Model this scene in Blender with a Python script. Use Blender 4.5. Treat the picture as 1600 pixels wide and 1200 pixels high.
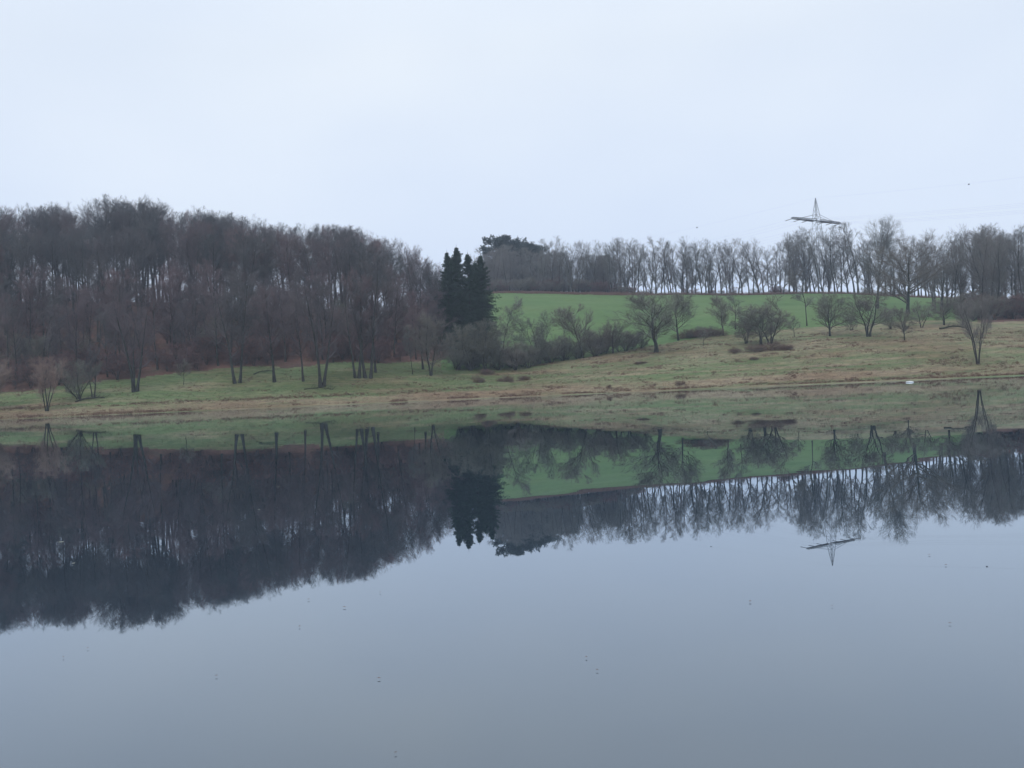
import bpy, math
import numpy as np
from mathutils import Matrix, Vector

# ------------------------------------------------------------------ scene, camera, sky, sun
scene = bpy.context.scene
for o in list(bpy.data.objects):
    bpy.data.objects.remove(o)
COL = scene.collection
R = math.radians

CAM_H = 0.6
F = 1600.0                      # focal length in photograph pixels (1600 wide)
PITCH = 15.4 / F
ROLL = R(2.46)
r0 = Vector((1, 0, 0)); u0 = Vector((0, -math.sin(PITCH), math.cos(PITCH))); fw = Vector((0, math.cos(PITCH), math.sin(PITCH)))
cr = math.cos(ROLL) * r0 - math.sin(ROLL) * u0
cu = math.sin(ROLL) * r0 + math.cos(ROLL) * u0
cam = bpy.data.cameras.new('camera')
camo = bpy.data.objects.new('camera', cam); COL.objects.link(camo)
m = Matrix((cr, cu, -fw)).transposed().to_4x4(); m.translation = Vector((0, 0, CAM_H))
camo.matrix_world = m
cam.sensor_width = 36.0; cam.lens = 36.0; cam.clip_start = 0.1; cam.clip_end = 6000
scene.camera = camo

SUN_EL, SUN_AZ = R(48), R(200)   # behind the camera, high, veiled by cloud
world = bpy.data.worlds.new('World'); scene.world = world; world.use_nodes = True
wn, wl = world.node_tree.nodes, world.node_tree.links
wn.clear()
wo = wn.new('ShaderNodeOutputWorld'); bg = wn.new('ShaderNodeBackground'); bg.inputs['Strength'].default_value = 0.1
sky = wn.new('ShaderNodeTexSky'); sky.sky_type = 'NISHITA'; sky.sun_disc = False
sky.sun_elevation = SUN_EL; sky.sun_rotation = SUN_AZ; sky.dust_density = 4.0; sky.air_density = 1.0
tc = wn.new('ShaderNodeTexCoord')
mp = wn.new('ShaderNodeMapping'); mp.inputs['Scale'].default_value = (1.0, 1.0, 2.2)
nz = wn.new('ShaderNodeTexNoise'); nz.inputs['Scale'].default_value = 2.1; nz.inputs['Detail'].default_value = 3.0; nz.inputs['Roughness'].default_value = 0.45
rmp = wn.new('ShaderNodeValToRGB')
rmp.color_ramp.elements[0].position = 0.3; rmp.color_ramp.elements[0].color = (0.905, 0.93, 0.97, 1)
rmp.color_ramp.elements[1].position = 0.72; rmp.color_ramp.elements[1].color = (1.07, 1.055, 1.02, 1)
sep = wn.new('ShaderNodeSeparateXYZ'); grd = wn.new('ShaderNodeValToRGB'); ge = grd.color_ramp.elements
ge[0].position = 0.0; ge[0].color = (0.77, 0.89, 1.12, 1)          # overcast: pale at the horizon, brighter overhead
ge[1].position = 1.0; ge[1].color = (1.22, 1.34, 1.48, 1)
e2 = ge.new(0.32); e2.color = (0.86, 0.94, 1.05, 1)
wl.new(tc.outputs['Generated'], sep.inputs[0]); wl.new(sep.outputs['Z'], grd.inputs['Fac'])
mulc = wn.new('ShaderNodeVectorMath'); mulc.operation = 'MULTIPLY'; wl.new(grd.outputs['Color'], mulc.inputs[1])
sc10 = wn.new('ShaderNodeVectorMath'); sc10.operation = 'SCALE'; sc10.inputs['Scale'].default_value = 10.0
mix = wn.new('ShaderNodeMix'); mix.data_type = 'RGBA'; mix.inputs['Factor'].default_value = 0.93
wl.new(tc.outputs['Generated'], mp.inputs['Vector']); wl.new(mp.outputs['Vector'], nz.inputs['Vector'])
wl.new(nz.outputs['Fac'], rmp.inputs['Fac']); wl.new(rmp.outputs['Color'], mulc.inputs[0]); wl.new(mulc.outputs['Vector'], sc10.inputs[0])
wl.new(sky.outputs['Color'], mix.inputs['A']); wl.new(sc10.outputs['Vector'], mix.inputs['B'])
wl.new(mix.outputs['Result'], bg.inputs['Color']); wl.new(bg.outputs['Background'], wo.inputs['Surface'])

sl = bpy.data.lights.new('sun', 'SUN'); sl.energy = 0.9; sl.angle = R(40); sl.color = (1.0, 0.97, 0.93)
so = bpy.data.objects.new('sun', sl); COL.objects.link(so)
sdir = Vector((math.sin(SUN_AZ) * math.cos(SUN_EL), math.cos(SUN_AZ) * math.cos(SUN_EL), math.sin(SUN_EL)))
so.rotation_euler = sdir.to_track_quat('Z', 'Y').to_euler(); so.location = sdir * 300

vs = scene.view_settings
vs.view_transform = 'Standard'; vs.look = 'None'; vs.exposure = 0.0; vs.gamma = 1.0; vs.use_curve_mapping = False
scene.render.engine = 'CYCLES'
cy = scene.cycles
cy.max_bounces = 6; cy.diffuse_bounces = 2; cy.glossy_bounces = 2; cy.transmission_bounces = 2; cy.volume_bounces = 0
cy.transparent_max_bounces = 4; cy.caustics_reflective = False; cy.caustics_refractive = False
cy.use_denoising = True; cy.denoiser = 'OPENIMAGEDENOISE'; cy.denoising_input_passes = 'RGB_ALBEDO_NORMAL'
cy.use_adaptive_sampling = False; cy.filter_width = 1.5
scene.render.use_persistent_data = False

# ------------------------------------------------------------------ small helpers
rng = np.random.default_rng(7)

def mix32(a):
    a = (a ^ (a >> np.uint64(15))) * np.uint64(0x2c1b3c6d) & np.uint64(0xffffffff)
    a = (a ^ (a >> np.uint64(12))) * np.uint64(0x297a2d39) & np.uint64(0xffffffff)
    return a ^ (a >> np.uint64(15))

def hsh(ix, iy, seed):
    a = (ix.astype(np.int64) * 73856093 ^ iy.astype(np.int64) * 19349663 ^ (seed * 83492791)) & 0xffffffff
    return mix32(a.astype(np.uint64)).astype(np.float64) / 4294967295.0

def vnoise(x, y, seed=0):
    x = np.asarray(x, float); y = np.asarray(y, float)
    ix = np.floor(x); iy = np.floor(y); fx = x - ix; fy = y - iy
    fx = fx * fx * (3 - 2 * fx); fy = fy * fy * (3 - 2 * fy)
    a = hsh(ix, iy, seed); b = hsh(ix + 1, iy, seed); c = hsh(ix, iy + 1, seed); d = hsh(ix + 1, iy + 1, seed)
    return (a * (1 - fx) + b * fx) * (1 - fy) + (c * (1 - fx) + d * fx) * fy

def fbm(x, y, seed=0, n=3):
    s = 0; a = 0.5
    for i in range(n):
        s = s + a * vnoise(x * 2 ** i, y * 2 ** i, seed + i); a *= 0.5
    return s / (1 - 0.5 ** n)

def tag(o, label=None, cat=None, group=None, kind=None):
    if label: o['label'] = label
    if cat: o['category'] = cat
    if group: o['group'] = group
    if kind: o['kind'] = kind
    return o

class MB:
    def __init__(s): s.v = []; s.q = []; s.t = []; s.n = 0
    def add(s, V, Q=None, T=None, mat=0):
        V = np.asarray(V, np.float32).reshape(-1, 3)
        if Q is not None and len(Q): s.q.append((np.asarray(Q, np.int32) + s.n, mat))
        if T is not None and len(T): s.t.append((np.asarray(T, np.int32) + s.n, mat))
        s.v.append(V); s.n += len(V)
    def tubes(s, P, Rr, sides=3, mat=0):
        P = np.asarray(P, float); Rr = np.asarray(Rr, float)
        n, k = P.shape[:2]
        T = np.gradient(P, axis=1); T /= np.linalg.norm(T, axis=2, keepdims=True) + 1e-9
        ref = np.where(np.abs(T[:, :1, 2:3]) < 0.8, np.array([[[0, 0, 1.0]]]), np.array([[[1.0, 0, 0]]]))
        U = np.cross(T, np.broadcast_to(ref, T.shape)); U /= np.linalg.norm(U, axis=2, keepdims=True) + 1e-9
        W = np.cross(T, U)
        a = np.arange(sides) * 2 * math.pi / sides
        V = P[:, :, None] + Rr[:, :, None, None] * (np.cos(a)[None, None, :, None] * U[:, :, None] + np.sin(a)[None, None, :, None] * W[:, :, None])
        i = np.arange(n)[:, None, None] * k * sides; j = np.arange(k - 1)[None, :, None] * sides; c = np.arange(sides)[None, None, :]; c2 = (c + 1) % sides
        Q = np.stack([i + j + c, i + j + c2, i + j + sides + c2, i + j + sides + c], -1).reshape(-1, 4)
        s.add(V, Q, None, mat)
    def spikes(s, P, D, L, r, mat=0):
        """three-sided tapering twigs"""
        P = np.asarray(P); D = np.asarray(D); n = len(P)
        ref = np.where(np.abs(D[:, 2:3]) < 0.8, np.array([[0, 0, 1.0]]), np.array([[1.0, 0, 0]]))
        U = np.cross(D, ref); U /= np.linalg.norm(U, axis=1, keepdims=True) + 1e-9
        W = np.cross(D, U); r = np.asarray(r)[:, None] if np.ndim(r) else r
        V = np.stack([P + r * U, P + r * (-0.5 * U + 0.866 * W), P + r * (-0.5 * U - 0.866 * W), P + D * np.asarray(L)[:, None]], 1)
        b = np.arange(n)[:, None] * 4
        T = np.concatenate([b + [0, 1, 3], b + [1, 2, 3], b + [2, 0, 3]])
        s.add(V, None, T, mat)
    def box(s, c, half, rot=None, mat=0):
        V = np.array([[x, y, z] for x in (-1, 1) for y in (-1, 1) for z in (-1, 1)], float) * half
        if rot is not None: V = V @ np.asarray(rot).T
        s.add(V + np.asarray(c), [[0, 1, 3, 2], [4, 6, 7, 5], [0, 4, 5, 1], [2, 3, 7, 6], [0, 2, 6, 4], [1, 5, 7, 3]], None, mat)
    def mesh(s, name, mats, smooth=False):
        me = bpy.data.meshes.new(name)
        V = np.concatenate(s.v) if s.v else np.zeros((0, 3), np.float32)
        qs = [q for q, _ in s.q]; ts = [t for t, _ in s.t]
        nq = sum(len(q) for q in qs); nt = sum(len(t) for t in ts)
        loops = np.concatenate([q.ravel() for q in qs] + [t.ravel() for t in ts]).astype(np.int32)
        starts = np.concatenate([np.arange(nq) * 4, nq * 4 + np.arange(nt) * 3]).astype(np.int32)
        mi = np.concatenate([np.full(len(q), k, np.int32) for q, k in s.q] + [np.full(len(t), k, np.int32) for t, k in s.t])
        me.vertices.add(len(V)); me.vertices.foreach_set('co', V.ravel())
        me.loops.add(len(loops)); me.loops.foreach_set('vertex_index', loops)
        me.polygons.add(nq + nt); me.polygons.foreach_set('loop_start', starts)
        me.polygons.foreach_set('material_index', mi)
        if smooth: me.polygons.foreach_set('use_smooth', np.ones(nq + nt, bool))
        for mt in (mats if isinstance(mats, (list, tuple)) else [mats]): me.materials.append(mt)
        me.update(calc_edges=True)
        return me

def obj(name, me, parent=None):
    o = bpy.data.objects.new(name, me); COL.objects.link(o); o.parent = parent
    return o

def empty(name, loc, rz=0, scale=(1, 1, 1)):
    o = bpy.data.objects.new(name, None); COL.objects.link(o)
    o.location = loc; o.rotation_euler = (0, 0, rz); o.scale = scale; o.empty_display_size = 0.5
    return o

# ------------------------------------------------------------------ materials
def new_mat(name):
    mt = bpy.data.materials.new(name); mt.use_nodes = True
    nt = mt.node_tree; b = nt.nodes['Principled BSDF']
    b.inputs['Roughness'].default_value = 0.9; b.inputs['Specular IOR Level'].default_value = 0.15
    return mt, nt, b

def ramp(nt, fac, stops):
    n = nt.nodes.new('ShaderNodeValToRGB'); e = n.color_ramp.elements
    while len(e) < len(stops): e.new(0.5)
    for i, (p, c) in enumerate(stops): e[i].position = p; e[i].color = (*c, 1)
    nt.links.new(fac, n.inputs['Fac']); return n.outputs['Color']

def noise(nt, scale, detail=3, rough=0.55, vec=None, stretch=None, coord='Object'):
    n = nt.nodes.new('ShaderNodeTexNoise'); n.inputs['Scale'].default_value = scale
    n.inputs['Detail'].default_value = detail; n.inputs['Roughness'].default_value = rough
    t = nt.nodes.new('ShaderNodeTexCoord'); v = t.outputs[coord]
    if stretch:
        mpn = nt.nodes.new('ShaderNodeMapping'); mpn.inputs['Scale'].default_value = stretch
        nt.links.new(v, mpn.inputs['Vector']); v = mpn.outputs['Vector']
    nt.links.new(v, n.inputs['Vector']); return n.outputs['Fac']

def mixc(nt, fac, a, b, mode='MIX'):
    n = nt.nodes.new('ShaderNodeMix'); n.data_type = 'RGBA'; n.blend_type = mode
    for s, k in ((fac, 'Factor'), (a, 'A'), (b, 'B')):
        if isinstance(s, (int, float)): n.inputs[k].default_value = s
        elif isinstance(s, tuple): n.inputs[k].default_value = (*s, 1)
        else: nt.links.new(s, n.inputs[k])
    return n.outputs['Result']

def object_random(nt):
    return nt.nodes.new('ShaderNodeObjectInfo').outputs['Random']

def mat_wood(name, stops, nscale=1.5, dark=0.55):
    mt, nt, b = new_mat(name)
    c = ramp(nt, object_random(nt), stops)
    n = ramp(nt, noise(nt, nscale, 3), [(0.3, (dark,) * 3), (0.7, (1.25,) * 3)])
    nt.links.new(mixc(nt, 1.0, c, n, 'MULTIPLY'), b.inputs['Base Color']); return mt

M_BARK = mat_wood('bark_grey_green', [(0, (.040, .044, .038)), (.5, (.055, .050, .045)), (1, (.044, .050, .042))])
M_TWIG = mat_wood('twigs_forest', [(0, (.142, .096, .098)), (.25, (.094, .086, .091)), (.5, (.126, .090, .096)), (.75, (.078, .082, .080)), (1, (.114, .086, .089))], .15, .8)
M_TWIGB = mat_wood('twigs_beech', [(0, (.088, .082, .086)), (.3, (.068, .074, .076)), (.6, (.100, .084, .086)), (.8, (.062, .070, .070)), (1, (.078, .078, .080))], .15, .8)
M_TWIGG = mat_wood('twigs_grey', [(0, (.150, .138, .132)), (.5, (.130, .135, .126)), (1, (.160, .142, .136))], .15, .8)
M_TWIGT = mat_wood('twigs_tan', [(0, (.220, .160, .135)), (.5, (.200, .155, .130)), (1, (.215, .155, .140))], .15, .8)
M_TWIGO = mat_wood('twigs_olive', [(0, (.130, .134, .108)), (.5, (.145, .130, .115)), (1, (.125, .134, .110))], .2, .8)
M_RUST = mat_wood('dead_leaves_rust', [(0, (.200, .085, .075)), (.5, (.180, .095, .085)), (1, (.215, .100, .085))], 1.2, .6)
M_SPRUCE = mat_wood('spruce_needles', [(0, (.032, .060, .042)), (1, (.042, .072, .048))], .9, .6)
M_PINE = mat_wood('pine_needles', [(0, (.030, .046, .040)), (1, (.036, .055, .042))], .5, .7)
M_BRAMBLE = mat_wood('bramble_stems', [(0, (.150, .095, .080)), (1, (.165, .120, .095))], .8, .7)
M_STEEL = mat_wood('galvanised_steel', [(0, (.10, .11, .12)), (1, (.12, .13, .14))], .6, .8)
M_WIRE = mat_wood('conductor', [(0, (.16, .17, .18)), (1, (.16, .17, .18))], 1, 1)
M_CERAMIC = mat_wood('insulator_brown', [(0, (.07, .05, .045)), (1, (.07, .05, .045))], 2, .9)
M_WHITE = mat_wood('white_plastic', [(0, (.75, .78, .80)), (1, (.75, .78, .80))], 5, .9)
M_LOG = mat_wood('mossy_log', [(0, (.055, .060, .040)), (1, (.05, .048, .040))], 2.5, .5)
M_LEAF = mat_wood('floating_leaf', [(0, (.10, .055, .035)), (1, (.13, .08, .05))], 40, .6)
M_PALE = mat_wood('pale_leaf', [(0, (.42, .45, .36)), (1, (.5, .5, .42))], 40, .7)

# ------------------------------------------------------------------ terrain height field
PROF = [
 (-1400, 160, [(180, 20), (195, 45), (230, 110), (270, 180), (300, 178), (360, 140), (520, 40)]),
 (-500, 164, [(180, 20), (192, 40), (225, 105), (268, 188), (296, 186), (360, 140), (520, 50)]),
 (0, 168, [(180, 17), (194, 38), (212, 78), (240, 138), (270, 184), (285, 185), (320, 160), (400, 100), (600, 20)]),
 (200, 172, [(183, 17), (199, 49), (216, 86), (245, 142), (272, 176), (288, 176), (330, 150), (420, 95), (600, 20)]),
 (400, 176, [(188, 21), (206, 62), (222, 95), (246, 132), (272, 160), (290, 160), (330, 140), (420, 95), (600, 30)]),
 (600, 180, [(192, 22), (212, 57), (228, 86), (250, 116), (275, 142), (292, 142), (340, 136), (385, 136), (450, 105), (600, 40)]),
 (700, 183, [(195, 22), (216, 46), (236, 68), (260, 92), (290, 114), (340, 143), (385, 165), (400, 164), (470, 115), (600, 60)]),
 (800, 185, [(197, 20), (218, 41), (240, 60), (280, 98), (330, 138), (385, 167), (402, 166), (470, 120), (600, 60)]),
 (900, 185, [(200, 27), (226, 54), (246, 72), (280, 100), (330, 136), (385, 160), (402, 159), (470, 110), (600, 50)]),
 (1000, 185, [(202, 34), (232, 64), (252, 80), (290, 108), (340, 137), (385, 152), (402, 150), (470, 105), (600, 50)]),
 (1100, 184, [(205, 43), (238, 78), (258, 93), (300, 117), (350, 138), (385, 147), (402, 145), (470, 100), (600, 50)]),
 (1200, 182, [(205, 47), (240, 79), (260, 95), (300, 117), (350, 136), (385, 144), (402, 142), (470, 98), (600, 45)]),
 (1300, 180, [(205, 52), (242, 84), (262, 98), (300, 117), (350, 134), (385, 141), (402, 139), (470, 95), (600, 45)]),
 (1400, 178, [(205, 55), (242, 84), (270, 103), (300, 114), (350, 127), (385, 132), (402, 130), (470, 90), (600, 40)]),
 (1500, 176, [(203, 56), (242, 83), (270, 101), (300, 111), (350, 121), (385, 124), (402, 122), (470, 85), (600, 40)]),
 (1620, 174, [(200, 50), (240, 77), (270, 95), (300, 106), (350, 116), (385, 118), (470, 80), (600, 40)]),
 (3000, 165, [(195, 45), (240, 77), (270, 95), (300, 106), (350, 116), (385, 118), (470, 80), (600, 40)]),
]
DG = np.arange(100, 721, 2.0)
AG = np.arange(-1400, 3001, 20.0)
def _table():
    cols = []
    for a, ds, nodes in PROF:
        D = np.array([100, ds - 18, ds] + [n[0] for n in nodes] + [720.0])
        hs = [-2.5, -1.0, 0.0]
        for d, px in nodes: hs.append(d * (px / F - CAM_H / ds) + CAM_H)
        hs.append(hs[-1] * 0.6)
        cols.append(np.interp(DG, D, hs))
    A = np.array([p[0] for p in PROF], float); C = np.array(cols)
    G = np.array([np.interp(AG, A, C[:, j]) for j in range(len(DG))]).T      # AG x DG
    def sm(G, ax, w):
        k = np.exp(-0.5 * (np.arange(-3 * w, 3 * w + 1) / w) ** 2); k /= k.sum()
        pad = [(0, 0), (0, 0)]; pad[ax] = (3 * w, 3 * w)
        Gp = np.pad(G, pad, mode='edge'); out = np.zeros_like(G)
        for i, kk in enumerate(k):
            sl_ = [slice(None), slice(None)]; sl_[ax] = slice(i, i + G.shape[ax]); out += kk * Gp[tuple(sl_)]
        return out
    G2 = sm(sm(G, 0, 2), 1, 2)
    return G2
TAB = _table()

def col_of(X, Y): return 800 + F * np.asarray(X) / np.asarray(Y)
def terr(X, Y):
    X = np.asarray(X, float); Y = np.asarray(Y, float)
    a = np.clip((col_of(X, Y) - AG[0]) / 20.0, 0, len(AG) - 1.001); d = np.clip((Y - DG[0]) / 2.0, 0, len(DG) - 1.001)
    i = a.astype(int); j = d.astype(int); fa = a - i; fd = d - j
    z = (TAB[i, j] * (1 - fa) + TAB[i + 1, j] * fa) * (1 - fd) + (TAB[i, j + 1] * (1 - fa) + TAB[i + 1, j + 1] * fa) * fd
    land = np.clip((z + 0.2) / 1.5, 0, 1)
    z = z + land * (0.9 * (fbm(X / 17, Y / 11, 3) - 0.5) + 0.28 * (fbm(X / 3.1, Y / 2.0, 11, 2) - 0.5)) + 0.16 * (fbm(X / 9, Y / 30, 21, 2) - 0.5)
    return z

def ray(u, v):
    d = fw + (u - 800) / F * cr - (v - 600) / F * cu
    return np.array(d)
def place(u, v, dmax=400.0):
    """where the line of sight through photograph point (u, v) meets the land"""
    d = ray(u, v); Y = np.arange(160, dmax, 0.25); t = Y / d[1]
    X = d[0] * t; Z = CAM_H + d[2] * t
    hit = np.nonzero(Z < terr(X, Y))[0]
    if len(hit) == 0: k = int(np.argmin(Z - terr(X, Y)))
    else: k = hit[0]
    return float(X[k]), float(Y[k]), float(terr(X[k], Y[k]))
def at(a, D):
    X = (a - 800) / F * D
    return X, D, float(terr(X, D))
def px_height(D, px): return px / F * D

E_A = [-1400, 0, 200, 400, 600, 690, 740, 760]
def forest_edge(a): return np.interp(a, E_A, [194, 195, 200, 208, 216, 226, 262, 330])
def hedge_D(a): return np.interp(a, [700, 800, 900, 1000, 1100, 1200, 1300, 1400, 1500, 1600], [214, 219, 227, 234, 241, 247, 249, 252, 254, 252])

# ------------------------------------------------------------------ ground
def mat_meadow():
    mt, nt, b = new_mat('meadow_grass')
    at_ = nt.nodes.new('ShaderNodeAttribute'); at_.attribute_name = 'dry'
    n1 = noise(nt, 0.16, 5, .62, stretch=(.35, 1.4, 1.4)); n2 = noise(nt, 1.1, 4, .65, stretch=(.4, 1, 1)); n3 = noise(nt, .05, 3, .5)
    green = ramp(nt, n2, [(.3, (.074, .104, .046)), (.5, (.106, .148, .062)), (.72, (.150, .176, .084))])
    straw = ramp(nt, n2, [(.3, (.135, .098, .070)), (.5, (.220, .182, .118)), (.75, (.330, .262, .165))])
    ad = nt.nodes.new('ShaderNodeMath'); ad.operation = 'ADD'; nt.links.new(at_.outputs['Fac'], ad.inputs[0])
    mm = nt.nodes.new('ShaderNodeMath'); mm.operation = 'MULTIPLY_ADD'; nt.links.new(n1, mm.inputs[0]); mm.inputs[1].default_value = 3.2; mm.inputs[2].default_value = -1.6
    nt.links.new(mm.outputs[0], ad.inputs[1]); ad.use_clamp = True
    c = mixc(nt, ad.outputs[0], green, straw)
    pat = ramp(nt, n3, [(.42, (1, 1, 1)), (.62, (.78, .64, .60))])
    c = mixc(nt, 0.8, c, pat, 'MULTIPLY')
    nt.links.new(c, b.inputs['Base Color'])
    bp = nt.nodes.new('ShaderNodeBump'); bp.inputs['Strength'].default_value = .6; bp.inputs['Distance'].default_value = .3
    nt.links.new(n2, bp.inputs['Height']); nt.links.new(bp.outputs['Normal'], b.inputs['Normal'])
    return mt
def mat_field():
    mt, nt, b = new_mat('pasture_green')
    n1 = noise(nt, .035, 4, .6, stretch=(.6, 1, 1)); n2 = noise(nt, .6, 4, .65)
    c = ramp(nt, n1, [(.25, (.066, .118, .038)), (.45, (.082, .146, .046)), (.6, (.096, .154, .052)), (.8, (.128, .158, .066))])
    n = ramp(nt, n2, [(.3, (.82,) * 3), (.7, (1.12,) * 3)])
    nt.links.new(mixc(nt, 1.0, c, n, 'MULTIPLY'), b.inputs['Base Color']); return mt
def mat_litter():
    mt, nt, b = new_mat('leaf_litter')
    n1 = noise(nt, .12, 4, .6); n2 = noise(nt, 1.5, 4, .7)
    c = ramp(nt, n1, [(.3, (.085, .055, .045)), (.55, (.135, .072, .056)), (.75, (.075, .070, .042))])
    n = ramp(nt, n2, [(.3, (.65,) * 3), (.7, (1.2,) * 3)])
    nt.links.new(mixc(nt, 1.0, c, n, 'MULTIPLY'), b.inputs['Base Color']); return mt
M_MEADOW, M_FIELD, M_LITTER = mat_meadow(), mat_field(), mat_litter()
mt, nt, b = new_mat('lake_mud')
nt.links.new(ramp(nt, noise(nt, .5, 4), [(.3, (.035, .032, .024)), (.7, (.06, .055, .04))]), b.inputs['Base Color']); M_MUD = mt

def dryness(X, Y, Z):
    a = col_of(X, Y)
    wob = 0.5 * (fbm(X / 14, Y / 8, 40) - 0.5)
    h = Z + wob
    left = np.clip((h - 1.5) / -0.8 + .5, 0, 1)
    right = np.clip((3.2 - h) / 1.6, 0, 1) * 0.72
    w = np.clip((a - 600) / 300, 0, 1)
    d = left * (1 - w) + right * w
    up = np.clip((h - 3.0) / 3, 0, 1) * w * 0.54
    strip = 0.45 * np.exp(-((h - 2.2 - 1.1 * w) / .22) ** 2) + 0.35 * np.exp(-((h - 4.1) / .35) ** 2) * w
    bands = 1.5 * (fbm(h / .42, X / 55, 91, 2) - 0.5) * np.clip(1.4 - h / 6, .25, 1)
    return np.clip((d * .92 + up + strip + bands) * np.clip((Z + .45) / .7, .4, 1), 0, 1)

def build_ground():
    A = np.concatenate([np.arange(-1400, -100, 26.0), np.arange(-100, 1700, 7.0), np.arange(1700, 3001, 26.0)])
    D = np.concatenate([np.arange(140, 168, 4.0), np.arange(168, 246, .8), np.arange(246, 412, 2.4), np.arange(412, 721, 10.0)])
    AA, DD = np.meshgrid(A, D, indexing='ij')
    X = (AA - 800) / F * DD; Z = terr(X, DD)
    nd = len(D); V = np.stack([X, DD, Z], -1).reshape(-1, 3)
    i, j = np.meshgrid(np.arange(len(A) - 1), np.arange(nd - 1), indexing='ij'); i = i.ravel(); j = j.ravel()
    Q = np.stack([i * nd + j, (i + 1) * nd + j, (i + 1) * nd + j + 1, i * nd + j + 1], -1)
    ac = (A[i] + A[i + 1]) / 2; dc = (D[j] + D[j + 1]) / 2; xc = (ac - 800) / F * dc
    wob = 6 * (fbm(xc / 9, dc / 9, 77) - .5)
    wood = (dc + wob > forest_edge(ac)) & (ac < 752 + wob)
    wood |= (dc + .5 * wob > 388) & (ac >= 752 + wob)
    wood |= (ac > 1530 + 3 * wob) & (dc + wob > 250)
    field = ~wood & (ac > 690) & (dc + wob > hedge_D(ac) + 2)
    mead = ~wood & ~field
    dry = dryness(V[:, 0], V[:, 1], V[:, 2]).astype(np.float32)
    for name, sel, mt in (('meadow', mead, M_MEADOW), ('pasture_field', field, M_FIELD), ('woodland_floor', wood, M_LITTER)):
        q = Q[sel]; used = np.unique(q); remap = np.full(len(V), -1, np.int64); remap[used] = np.arange(len(used))
        mb = MB(); mb.add(V[used], remap[q]); me = mb.mesh(name, mt, True)
        at_ = me.attributes.new('dry', 'FLOAT', 'POINT'); at_.data.foreach_set('value', dry[used])
        tag(obj(name, me), kind='structure')
build_ground()
mb = MB(); mb.add([[-1000, -300, -2.6], [1000, -300, -2.6], [1000, 900, -2.6], [-1000, 900, -2.6]], [[0, 1, 2, 3]])
tag(obj('ground', mb.mesh('ground', M_MUD)), kind='structure')

# ------------------------------------------------------------------ water
mt = bpy.data.materials.new('still_water'); mt.use_nodes = True; nt = mt.node_tree; nt.nodes.clear()
out = nt.nodes.new('ShaderNodeOutputMaterial'); gl = nt.nodes.new('ShaderNodeBsdfGlossy'); df = nt.nodes.new('ShaderNodeBsdfDiffuse'); mx = nt.nodes.new('ShaderNodeMixShader')
fr = nt.nodes.new('ShaderNodeFresnel'); fr.inputs['IOR'].default_value = 1.33
pw = nt.nodes.new('ShaderNodeMath'); pw.operation = 'POWER'; pw.inputs[1].default_value = 0.62
gl.inputs['Roughness'].default_value = 0.0; gl.inputs['Color'].default_value = (.86, .935, 1.0, 1)
df.inputs['Color'].default_value = (.014, .024, .036, 1)
bp = nt.nodes.new('ShaderNodeBump'); bp.inputs['Strength'].default_value = 1.0; bp.inputs['Distance'].default_value = 0.0009
nn = noise(nt, .9, 2, .5); nt.links.new(nn, bp.inputs['Height']); nt.links.new(bp.outputs['Normal'], gl.inputs['Normal'])
nt.links.new(fr.outputs[0], pw.inputs[0]); nt.links.new(pw.outputs[0], mx.inputs[0])
nt.links.new(df.outputs[0], mx.inputs[1]); nt.links.new(gl.outputs[0], mx.inputs[2]); nt.links.new(mx.outputs[0], out.inputs['Surface'])
mb = MB(); mb.add([[-700, -200, 0], [700, -200, 0], [700, 215, 0], [-700, 215, 0]], [[0, 1, 2, 3]])
tag(obj('lake_water', mb.mesh('lake_water', mt)), kind='structure')

# ------------------------------------------------------------------ tree generator
def norm(v): return v / (np.linalg.norm(v, axis=-1, keepdims=True) + 1e-9)
def polyline(P, D, L, k, wob, trop, g):
    n = len(P); pts = [P]; d = D.copy()
    for s in range(k):
        d = norm(d + wob * g.normal(size=(n, 3)) + np.array([0, 0, 1.0]) * trop)
        pts.append(pts[-1] + d * (L / k)[:, None])
    return np.stack(pts, 1)
def spawn(pts, rad, nch, t0, t1, amin, amax, g, tpow=1.0):
    """child starts on parent polylines -> P, parent dir rotated, t, radius, parent index"""
    n, k1 = pts.shape[:2]; k = k1 - 1
    t = t0 + (t1 - t0) * ((np.arange(nch)[None] + g.random((n, nch))) / nch) ** tpow
    s = np.clip(t * k, 0, k - 1e-4); i = s.astype(int); f = s - i
    ni = np.arange(n)[:, None]
    P = pts[ni, i] * (1 - f)[..., None] + pts[ni, i + 1] * f[..., None]
    d = norm(pts[ni, i + 1] - pts[ni, i])
    r = rad[ni, i] * (1 - f) + rad[ni, i + 1] * f
    ref = g.normal(size=d.shape); u = norm(ref - (ref * d).sum(-1, keepdims=True) * d)
    a = R(1) * (amin + (amax - amin) * g.random(t.shape))[..., None]
    D = norm(np.cos(a) * d + np.sin(a) * u)
    return P.reshape(-1, 3), D.reshape(-1, 3), t.ravel(), r.ravel(), np.repeat(np.arange(n), nch)

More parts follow.
